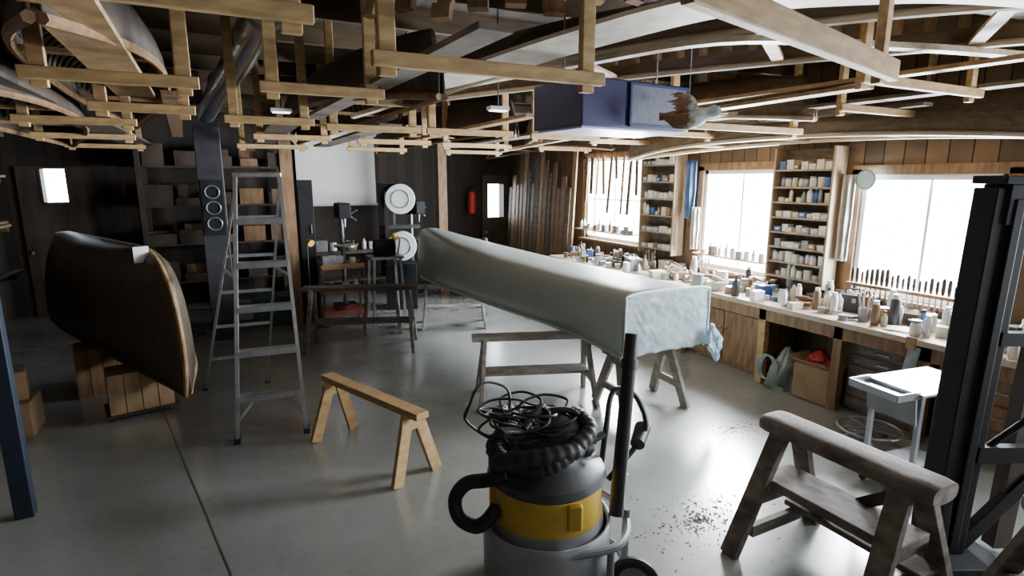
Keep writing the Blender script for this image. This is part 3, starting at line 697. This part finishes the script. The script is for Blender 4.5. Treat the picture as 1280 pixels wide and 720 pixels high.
part('motor',G().cyl((-.12,0,.14),(.12,0,.14),.08,None,18).box((0,0,.03),(.16,.14,.06)),blacksteel,root,smooth=True)
for sx in (-1,1): part('grinding_wheel',G().cyl((sx*.15,0,.14),(sx*.19,0,.14),.09,None,20),greyp,root,smooth=True)
for i,(kd,c_,x_) in enumerate([('toolbox','grey',1.4),('can','white',1.7),('basket','brown',2.0),('bottle','white',2.25),('box','cream',2.4),('can','blue',2.6)]):
    put(kd,c_,(x_,10.45,.846),1.5,1.2,'goods on the machine tables')
for key,(o,r,used) in list(protos.items()):
    if not used[0]:
        for ch_ in list(o.children): bpy.data.objects.remove(ch_)
        bpy.data.objects.remove(o)
root=thing('vent_post',(-.12,8.3,0),0,'dark square duct post with a perforated vent panel','duct')
part('column',G().box((0,0,1.38),(.30,.26,2.76)),mat('duct_metal',(.035,.035,.042),(.02,.02,.025),.5,.2),root,bevel=.01)
part('vent_panel',G().box((0,-.14,1.75),(.24,.02,.7)),blacksteel,root)
for i in range(3): part('vent_ring',G().tube([(.08*math.cos(a),-.155,1.55+i*.2+.08*math.sin(a)) for a in [j*math.pi/6 for j in range(12)]],.01,6,True),steel,root)
for i,(x_,y_) in enumerate([(.82,8.6),(3.55,9.8)]):
    struct('trim_%d'%(40+i),G().box((x_,y_,ZC/2),(.16,.16,ZC)),brownwood)
root=thing('storage_rack',(-.1,10.5,0),0,'deep wooden storage rack full of dark timber','rack')
for z in (.5,1.1,1.7,2.3): part('shelf',G().box((0,0,z),(2.0,.7,.03)),darkwood,root)
for x_ in (-1,0,1):
    for y_ in (-.33,.33): part('upright',G().box((x_,y_,1.3),(.07,.07,2.6)),darkwood,root)
for i in range(40):
    w=R.uniform(.25,.42);h=R.uniform(.1,.34)
    single('timber_offcut',G().box((0,0,h/2),(w,.12,h)),R.choice([oldwood,darkwood,darkwood,brownwood]),'short timber offcut lying on the storage rack','timber','timber on the storage rack',loc=(-.90+ (i%5)*.44,10.24+((i//5)%2)*.28,[.516,1.116,1.716,2.316][i//10]))
# ---- lumber rack on left wall
root=thing('lumber_rack',(-2.7,6.5,0),0,'wall rack of stacked rough lumber','rack')
for y_ in (-2.5,0,2.5):
    part('upright',G().box((-.2,y_,1.5),(.08,.08,3.0)),darkwood,root)
    for z in (.9,1.5,2.1,2.6): part('arm',G().box((.05,y_,z),(.5,.06,.06)),darkwood,root)
for z in (.93,1.53,2.13,2.63):
    for i in range(4):
        h=R.choice([.03,.05,.08]);single('lumber_board',G().box((0,0,h/2),(.10,R.uniform(5,6),h)),R.choice([oldwood,brownwood,oldwood]),'long rough board lying on the wall rack','board','lumber on the wall rack',loc=(-2.80+i*.12,6.5,z+.001))
for i in range(13):
    h=R.uniform(1.8,2.7)
    single('leaning_board',G().box((0,0,h/2),(.03,.1,h)),R.choice([oldwood,brownwood,darkwood]),'rough board leaning against the lumber rack','board','boards leaning on the lumber rack',loc=(-2.08+.02*(i%3),4.2+i*.2,.004),rot=(0,math.radians(-8),0))
# ---- left canoe
def left_canoe():
    root=thing('canoe',(0,0,0),0,'dark wooden canoe with a pale stem edge stored upturned on crates','canoe')
    p0=Vector((-.42,5.40));p1=Vector((-2.05,9.4))
    prof=[(.24,.05),(.42,.0),(.62,-.02),(.85,.0),(1.05,.06),(1.22,.15),(1.35,.27),(1.44,.42),(1.49,.6)]
    tab=[(0,(.02,.60,.26)),(.012,(.05,.95,.28)),(.03,(.08,1.18,.31)),(.06,(.14,1.36,.36)),(.1,(.22,1.45,.42)),(.2,(.34,1.50,.50)),(.5,(.48,1.48,.58)),(.8,(.32,1.48,.55)),(.95,(.12,1.43,.5)),(1,(.02,1.1,.5))]
    S=[]
    ss=[0,.006,.012,.02,.03,.045,.06,.08,.1]+[.1+.9*i/30 for i in range(1,31)]
    for s in ss:
        hb,zk,zs=interp(tab,s);c_=p0+(p1-p0)*s;S.append((c_.x,c_.y,hb,zk,zs,2.2))
    rows=hull_rings(S)
    part('hull',G().grid(rows),mat('dark_cedar_hull',(.075,.055,.032),(.045,.032,.02),.5,scale=8,stretch=(4,.5,4)),root,smooth=True,solid=.012)
    d=(p1-p0).normalized()
    part('stem_band',G().tube([(p0.x+d.x*o,p0.y+d.y*o-.03,z) for z,o in prof],.02,8),ribmat,root,smooth=True,label='pale wooden stem band')
    for sg in (0,-1): part('gunwale',G().tube([Vector(r[sg]) for r in rows[::4]],.016,6),ribmat if sg==0 else darkwood,root,smooth=True)
left_canoe()
single('paper_tag',G().box((0,0,0),(.12,.004,.14)),white,'white paper tag hanging on the stored canoe','tag',loc=(-.68,5.80,1.46),rot=(0,0,.4))
crmat=mat('crate_slats',(.42,.28,.15),(.30,.19,.10),.6,scale=6)
def crate(x,y,z,sx,sy,sz,rz,label,m2=None):
    root=thing('wooden_crate',(x,y,z),rz,label,'crate')
    part('panels',G().box((0,0,sz/2),(sx-.02,sy-.02,sz-.01)),brownwood,root)
    g=G()
    n_=4
    for i in range(n_): g.box((-sx/2+sx*(i+.5)/n_,-sy/2,sz/2),(sx/n_-.008,.016,sz))
    part('slats',g,m2 or crmat,root)
crate(-.84,5.95,.06,.50,.36,.36,math.radians(12),'brown slatted wooden crate below the canoe')
crate(-1.24,6.75,.0,.45,.40,.48,math.radians(12),'tall brown wooden crate under the canoe',brownwood)
root=thing('dolly',(-.84,5.95,0),math.radians(12),'low wooden dolly with casters','dolly')
part('deck',G().box((0,0,.045),(.55,.40,.025)),darkwood,root)
for sx in (-1,1):
    for sy in (-1,1): wheel(root,(sx*.22,sy*.16,.018),.018,.014,(0,1,0),'caster')
root=thing('caster_stand',(-.48,6.3,0),0,'small red swivel caster stand on the concrete','caster')
part('plate',G().box((0,0,.11),(.12,.12,.02)),red,root);wheel(root,(0,0,.045),.045,.03,(1,0,0));part('fork',G().box((0,0,.08),(.05,.02,.06)),red,root)
for i,(x_,y_,z_,s_) in enumerate([(-1.74,5.85,0,.34),(-1.76,5.90,.295,.28)]):
    root=thing('cardboard_box',(x_,y_,z_+.001),.2*i,'brown cardboard carton stacked by the lumber rack','box','cartons by the lumber rack')
    part('body',G().box((0,0,s_*.43),(s_,s_,s_*.86)),card,root,bevel=.004)
    part('tape',G().box((0,-.0,s_*.86),(.05,s_+.004,.004)),mat('tape',(.6,.55,.42)),root)
# ------------------------------------------------------------ overhead
def hanger(x0,x1,y,z,label='pine rack hanger bolted beneath the ceiling joists',m=pineX,rz=0,posts=(0,1),drop=.05,hb=.05):
    w=x1-x0
    root=thing('rack_hanger',((x0+x1)/2,y,z),rz,label,'rack','ceiling rack hangers')
    part('crossbar',G().box((0,0,0),(w,.035,hb)),m,root,bevel=.004)
    for k_ in posts:
        x_=(-w/2+.06) if k_==0 else (w/2-.06)
        part('post',G().box((x_,.035,(ZC-z)/2-drop/2),(.06,.035,ZC-z+drop)),m,root,bevel=.004)
hl=[(.48,1.42,1.97,2.50),(-.75,.28,1.82,2.57),(-.68,-.05,2.95,2.52),(-.62,-.1,3.9,2.5),(.05,.62,4.3,2.5),(.20,.80,3.05,2.54),
 (-1.2,-.5,4.9,2.5),(.75,1.5,4.6,2.5),(1.55,2.35,4.6,2.5),(.3,1.0,5.9,2.5),(1.3,2.1,6.1,2.5),(2.3,3.2,6.3,2.5),(2.7,3.5,4.9,2.52),
 (2.95,4.4,3.25,2.5),(3.6,4.6,4.4,2.55),(3.9,4.9,5.6,2.55),(.2,1.0,7.6,2.5),(1.5,2.3,7.7,2.5),(2.9,3.8,7.8,2.5),(4.1,5.0,7.2,2.55),
 (-1.5,-.7,6.6,2.5),(-1.6,-.8,8.4,2.5),(3.0,4.2,1.9,2.62),(3.9,5.1,2.6,2.6)]
for h_ in hl: hanger(*h_)
hanger(.90,2.36,1.17,2.51,rz=math.radians(14.6),hb=.075,posts=(1,))
def upcanoe(cx,cy,L_,hb,zg,dk,rz,label,ribs=True,m=cedar,gm=None):
    root=thing('stored_canoe',(cx,cy,0),rz,label,'canoe','canoes stored overhead')
    S=[]
    for i in range(33):
        s=i/32;q=abs(2*s-1)
        S.append((0,(s-.5)*L_,max(.015,hb*(1-q**2.4)),zg+dk-.02-.10*q**3 if q<.97 else zg,zg-.12*q**2.2,2.6))
    rows=hull_rings(S,14)
    part('hull',G().grid(rows),m,root,smooth=True,solid=.012)
    for sg in (0,-1): part('gunwale',G().tube([Vector(r[sg])+Vector((0,0,-.012)) for r in rows[::2]],.020,6,sub=3),gm or gunw,root,smooth=True)
    if ribs:
        for i in range(3,30,1):
            r=rows[i]
            P=[Vector((p[0]*.965,p[1],zg+(p[2]-zg)*.96)) for p in r[1:-1]]
            g=G();g.grid([[p+Vector((0,-.03,-.012)) for p in P],[p+Vector((0,.03,-.012)) for p in P]])
            part('rib',g,ribmat if m is cedar else oldwood,root,smooth=True,solid=.008)
    for s in (.3,.5,.72):
        q=abs(2*s-1);w=hb*(1-q**2.4);part('thwart',G().box((0,(s-.5)*L_,zg-.12*q**2.2),(2*w,.07,.02)),ribmat,root)
    return root
upcanoe(2.85,2.35,4.9,.46,2.85,.30,math.radians(33),'upturned cedar canoe stored on the ceiling rack')
upcanoe(4.20,5.3,4.4,.42,2.72,.33,math.radians(4),'upturned ribbed canoe stored above the workbench side')
upcanoe(5.02,3.9,4.6,.38,2.50,.34,math.radians(2),'upturned cedar canoe slung low along the window wall')
upcanoe(.95,5.1,4.4,.36,2.66,.33,math.radians(3),'dark upturned canoe stored high under the joists',m=darkwood,gm=brownwood)
upcanoe(2.6,7.6,4.6,.42,2.68,.34,math.radians(4),'upturned canoe stored over the machines',m=darkwood,gm=brownwood)
upcanoe(-1.35,5.0,4.8,.42,2.58,.33,math.radians(0),'dark upturned canoe stored beside the air duct',m=darkwood,gm=brownwood)
upcanoe(-.55,4.2,4.0,.30,2.70,.28,math.radians(3),'narrow dark upturned canoe near the air duct',m=darkwood,gm=brownwood)
upcanoe(4.9,8.6,4.0,.38,2.66,.33,math.radians(2),'upturned canoe stored in the back corner',m=darkwood,gm=brownwood)
single('bent_plank',G().tube([(1.05,4.5,2.70),(1.45,3.5,2.76),(1.66,2.5,2.79),(1.86,1.80,2.80),(2.25,1.4,2.80),(2.74,1.12,2.79),(3.6,.85,2.75),(4.6,.7,2.7)],0,flat=(.32,.02)),paleply,'broad pale bent plank stored under the joists','plank')
single('bent_strip',G().tube([(.98,4.75,2.60),(1.30,4.5,2.70),(1.57,4.25,2.78),(1.97,3.2,2.80),(2.33,2.25,2.80),(3.1,1.95,2.80),(4.0,1.70,2.79),(5.0,1.45,2.74)],0,flat=(.07,.03)),gunw,'pale bent gunwale strip stored under the joists','strip','bent strips overhead')
single('bent_strip',G().tube([(3.2,6.6,2.46),(3.5,5.4,2.56),(3.78,4.14,2.65),(4.2,3.6,2.68),(4.66,3.25,2.68),(5.15,2.34,2.57)],0,flat=(.06,.03)),gunw,'pale bent gunwale strip above the workbench','strip','bent strips overhead')
for x_,y_,sx,sy,z,rz,mm,lb in [(3.3,1.15,2.5,1.0,2.93,-.15,paleply,'pale plywood sheet'),(-.9,2.6,1.0,2.4,3.05,0,darkwood,'dark plywood sheet'),(1.7,6.3,1.2,2.4,3.04,0,darkwood,'dark plywood sheet'),(3.6,7.9,.8,2.4,3.05,0,darkwood,'dark plywood sheet'),(-1.9,4.2,.8,3.4,3.0,0,darkwood,'dark plywood sheet'),(-.6,7.0,1.0,2.4,3.02,0,darkwood,'dark plywood sheet')]:
    single('plywood_sheet',G().box((0,0,0),(sx,sy,.02)),mm,lb+' stored flat beneath the joists','sheet','sheets stored overhead',loc=(x_,y_,z),rot=(0,0,rz))
for i,(x_,y_,L_,w,z,rz,mm) in enumerate([(.78,3.4,3.2,.13,2.60,.05,oldwood),(-.40,3.0,2.6,.20,2.62,.02,ribmat),(3.6,4.0,3.6,.12,2.66,-.03,ribmat),(4.6,4.4,4.0,.12,2.64,0,oldwood),(3.5,2.6,2.6,.09,2.70,.1,ribmat),(-.3,5.6,3.6,.10,2.58,.05,brownwood),(2.05,5.4,3.4,.10,2.56,0,ribmat),(1.3,6.6,3.4,.2,2.56,.02,oldwood),(-1.0,3.2,3.0,.2,2.60,0,darkwood),(4.35,2.6,3.2,.14,2.68,.03,oldwood),(.5,6.4,3.2,.22,2.55,0,darkwood),(-.9,7.2,3.2,.3,2.55,0,darkwood),(3.0,6.4,3.0,.2,2.57,0,oldwood)]):
    single('overhead_board',G().box((0,0,0),(w,L_,.025)),mm,'long board laid along the ceiling rack','board','boards laid on the ceiling rack',loc=(x_,y_,z),rot=(0,0,rz))
for i in range(12):
    x_=1.0+.15*i;y_=3.4-.11*i
    single('cedar_block',G().box((0,0,0),(.04,.10,.08),(0,.3,.2*i)).box((.03,0,.05),(.04,.08,.03),(0,0,.2*i)),brownwood if i%2 else ribmat,'small notched cedar block hung in the rack','block','cedar blocks overhead',loc=(x_-.25,y_-.35,2.95+.03*math.sin(i*2.2)),rot=(0,0,.4))
root=thing('metal_duct',(0,0,0),0,'round galvanized air duct running under the ceiling','duct')
part('pipe',G().tube([(.42,1.4,3.04),(.34,3,3.04),(.2,5,3.02),(.02,7,2.98),(-.10,8.1,2.9)],.11,16),mat('galvanized',(.75,.78,.83),(.55,.58,.63),.25,.9,scale=8),root,smooth=True)
for y_,x_ in ((2.2,.38),(3.6,.30),(5.0,.2),(6.4,.075)): part('joint_band',G().cyl((x_,y_-.02,3.03),(x_,y_+.02,3.03),.118,None,20),steel,root)
root=thing('air_cleaner',(2.25,3.02,2.40),math.radians(4),'blue box-shaped ceiling air cleaner with grey grille','air cleaner')
part('housing',G().box((0,0,.14),(.86,.50,.27)),bluebox,root,bevel=.008)
part('bottom_panel',G().box((0,0,-.002),(.82,.45,.012)),lilac,root)
part('grille',G().box((.16,-.255,.14),(.46,.014,.22)),grille,root)
part('filter_frame',G().box((-.08,-.26,.14),(.015,.015,.24)).box((.40,-.26,.14),(.015,.015,.24)).box((.16,-.26,.255),(.48,.015,.015)).box((.16,-.26,.02),(.48,.015,.015)),bluebox,root)
for sx in (-1,1): part('hanging_chain',G().cyl((sx*.38,0,.27),(sx*.38,0,.94),.006),steel,root)
# mounted duck : brown wings and tail, pale teal head and breast
fmat=bpy.data.materials.new('duck_feathers');fmat.use_nodes=True;nt=fmat.node_tree;b=nt.nodes['Principled BSDF'];L=nt.links.new
tc=nt.nodes.new('ShaderNodeTexCoord');sp=nt.nodes.new('ShaderNodeSeparateXYZ');L(tc.outputs['Object'],sp.inputs[0])
nz=nt.nodes.new('ShaderNodeTexNoise');nz.inputs['Scale'].default_value=22;L(tc.outputs['Object'],nz.inputs[0])
ma=nt.nodes.new('ShaderNodeMath');ma.operation='MULTIPLY_ADD';ma.inputs[1].default_value=.22;L(nz.outputs[0],ma.inputs[0]);L(sp.outputs[0],ma.inputs[2])
cr=nt.nodes.new('ShaderNodeValToRGB');e=cr.color_ramp.elements;e[0].position=.08;e[0].color=(.20,.105,.05,1);e[1].position=.15;e[1].color=(.62,.66,.66,1);q=e.new(.27);q.color=(.30,.42,.46,1);L(ma.outputs[0],cr.inputs[0]);L(cr.outputs[0],b.inputs['Base Color']);b.inputs['Roughness'].default_value=.85
root=thing('mounted_duck',(2.40,2.50,2.44),math.radians(-38),'mounted flying duck with brown wings hanging from the rack','bird')
root.scale=(.8,.8,.8)
g=G();rs=[]
prof=[(-.20,.008,.03,.02),(-.16,.035,.025,.02),(-.10,.055,.055,0),(0,.07,.07,0),(.07,.065,.065,.01),(.11,.045,.05,.025),(.14,.036,.04,.04),(.17,.040,.042,.05),(.20,.034,.036,.05),(.225,.012,.014,.045)]
for x_,w,h,z in prof: rs.append([(x_,w*math.cos(a)*(1+.12*math.sin(9*a+x_*60)),z+h*math.sin(a)*(1+.12*math.sin(7*a+x_*50))) for a in [j*math.pi/9 for j in range(18)]])
g.loft(rs)
for sy in (-1,1):
    W=[];
    for t in [i/10 for i in range(11)]:
        ch_=.14*(1-.5*t);cx_=.0-.10*t*t;z=.03+.12*math.sin(t*1.8)
        W.append([(cx_+ch_/2,sy*(.03+.17*t),z),(cx_,sy*(.03+.17*t),z+.012),(cx_-ch_/2-.035*((int(t*10))%2),sy*(.03+.17*t),z-.005),(cx_,sy*(.03+.17*t),z-.008)])
    g.loft(W)
part('body',g,fmat,root,smooth=True)
part('bill',G().box((.24,0,.04),(.06,.03,.014)),mat('bill',(.55,.42,.1)),root,bevel=.005)
part('hanging_wire',G().cyl((0,0,.06),(0,0,1.1),.003,None,6),steel,root)
lampm=mat('lamp_glow',(.85,.92,1),rough=.4,emit=5)
for i,(x_,y_,z) in enumerate([(1.80,3.75,2.58),(.45,4.75,2.6),(-.75,6.0,2.6),(1.75,5.6,2.6),(3.55,3.9,2.6)]):
    root=thing('ceiling_lamp',(x_,y_,z),0,'small white hanging ceiling lamp','lamp','ceiling lamps')
    part('shade',G().box((0,0,.02),(.15,.07,.025)),white,root);part('diffuser',G().box((0,0,.005),(.12,.055,.01)),lampm,root)
    part('cord',G().cyl((0,0,.03),(0,0,ZC-z),.005,None,6),blackp,root)
# ------------------------------------------------------------ light
w=bpy.data.worlds.new('w');bpy.context.scene.world=w;w.use_nodes=True
bg=w.node_tree.nodes['Background'];bg.inputs[0].default_value=(.85,.93,1,1);bg.inputs[1].default_value=18
def area(loc,sx,sy,rot,p,color=(.88,.94,1)):
    l=bpy.data.lights.new('window_and_fill_light','AREA');l.shape='RECTANGLE';l.size=sx;l.size_y=sy;l.energy=p;l.color=color
    o=bpy.data.objects.new('window_and_fill_light',l);o.location=loc;o.rotation_euler=rot;link(o)
pw=[380,800,480,130]
for (a,b_,z0,z1),p_ in zip(wins,pw):
    area((X1+.35,(a+b_)/2,(z0+z1)/2),z1-z0,b_-a,(0,math.radians(90),0),p_*(b_-a)*(z1-z0)) 
area((1.0,-1.6,2.9),1.6,.5,(math.radians(35),0,0),14,(1,.95,.88))  # added dim fill behind the camera
cam=bpy.data.cameras.new('camera');cam.lens=36*700/1280;cam.sensor_width=36;cam.clip_start=.05
co=bpy.data.objects.new('camera',cam);link(co);co.location=(0,0,2.1)
co.rotation_euler=(math.radians(90)-math.atan(135/700),0,math.radians(-27))
bpy.context.scene.camera=co
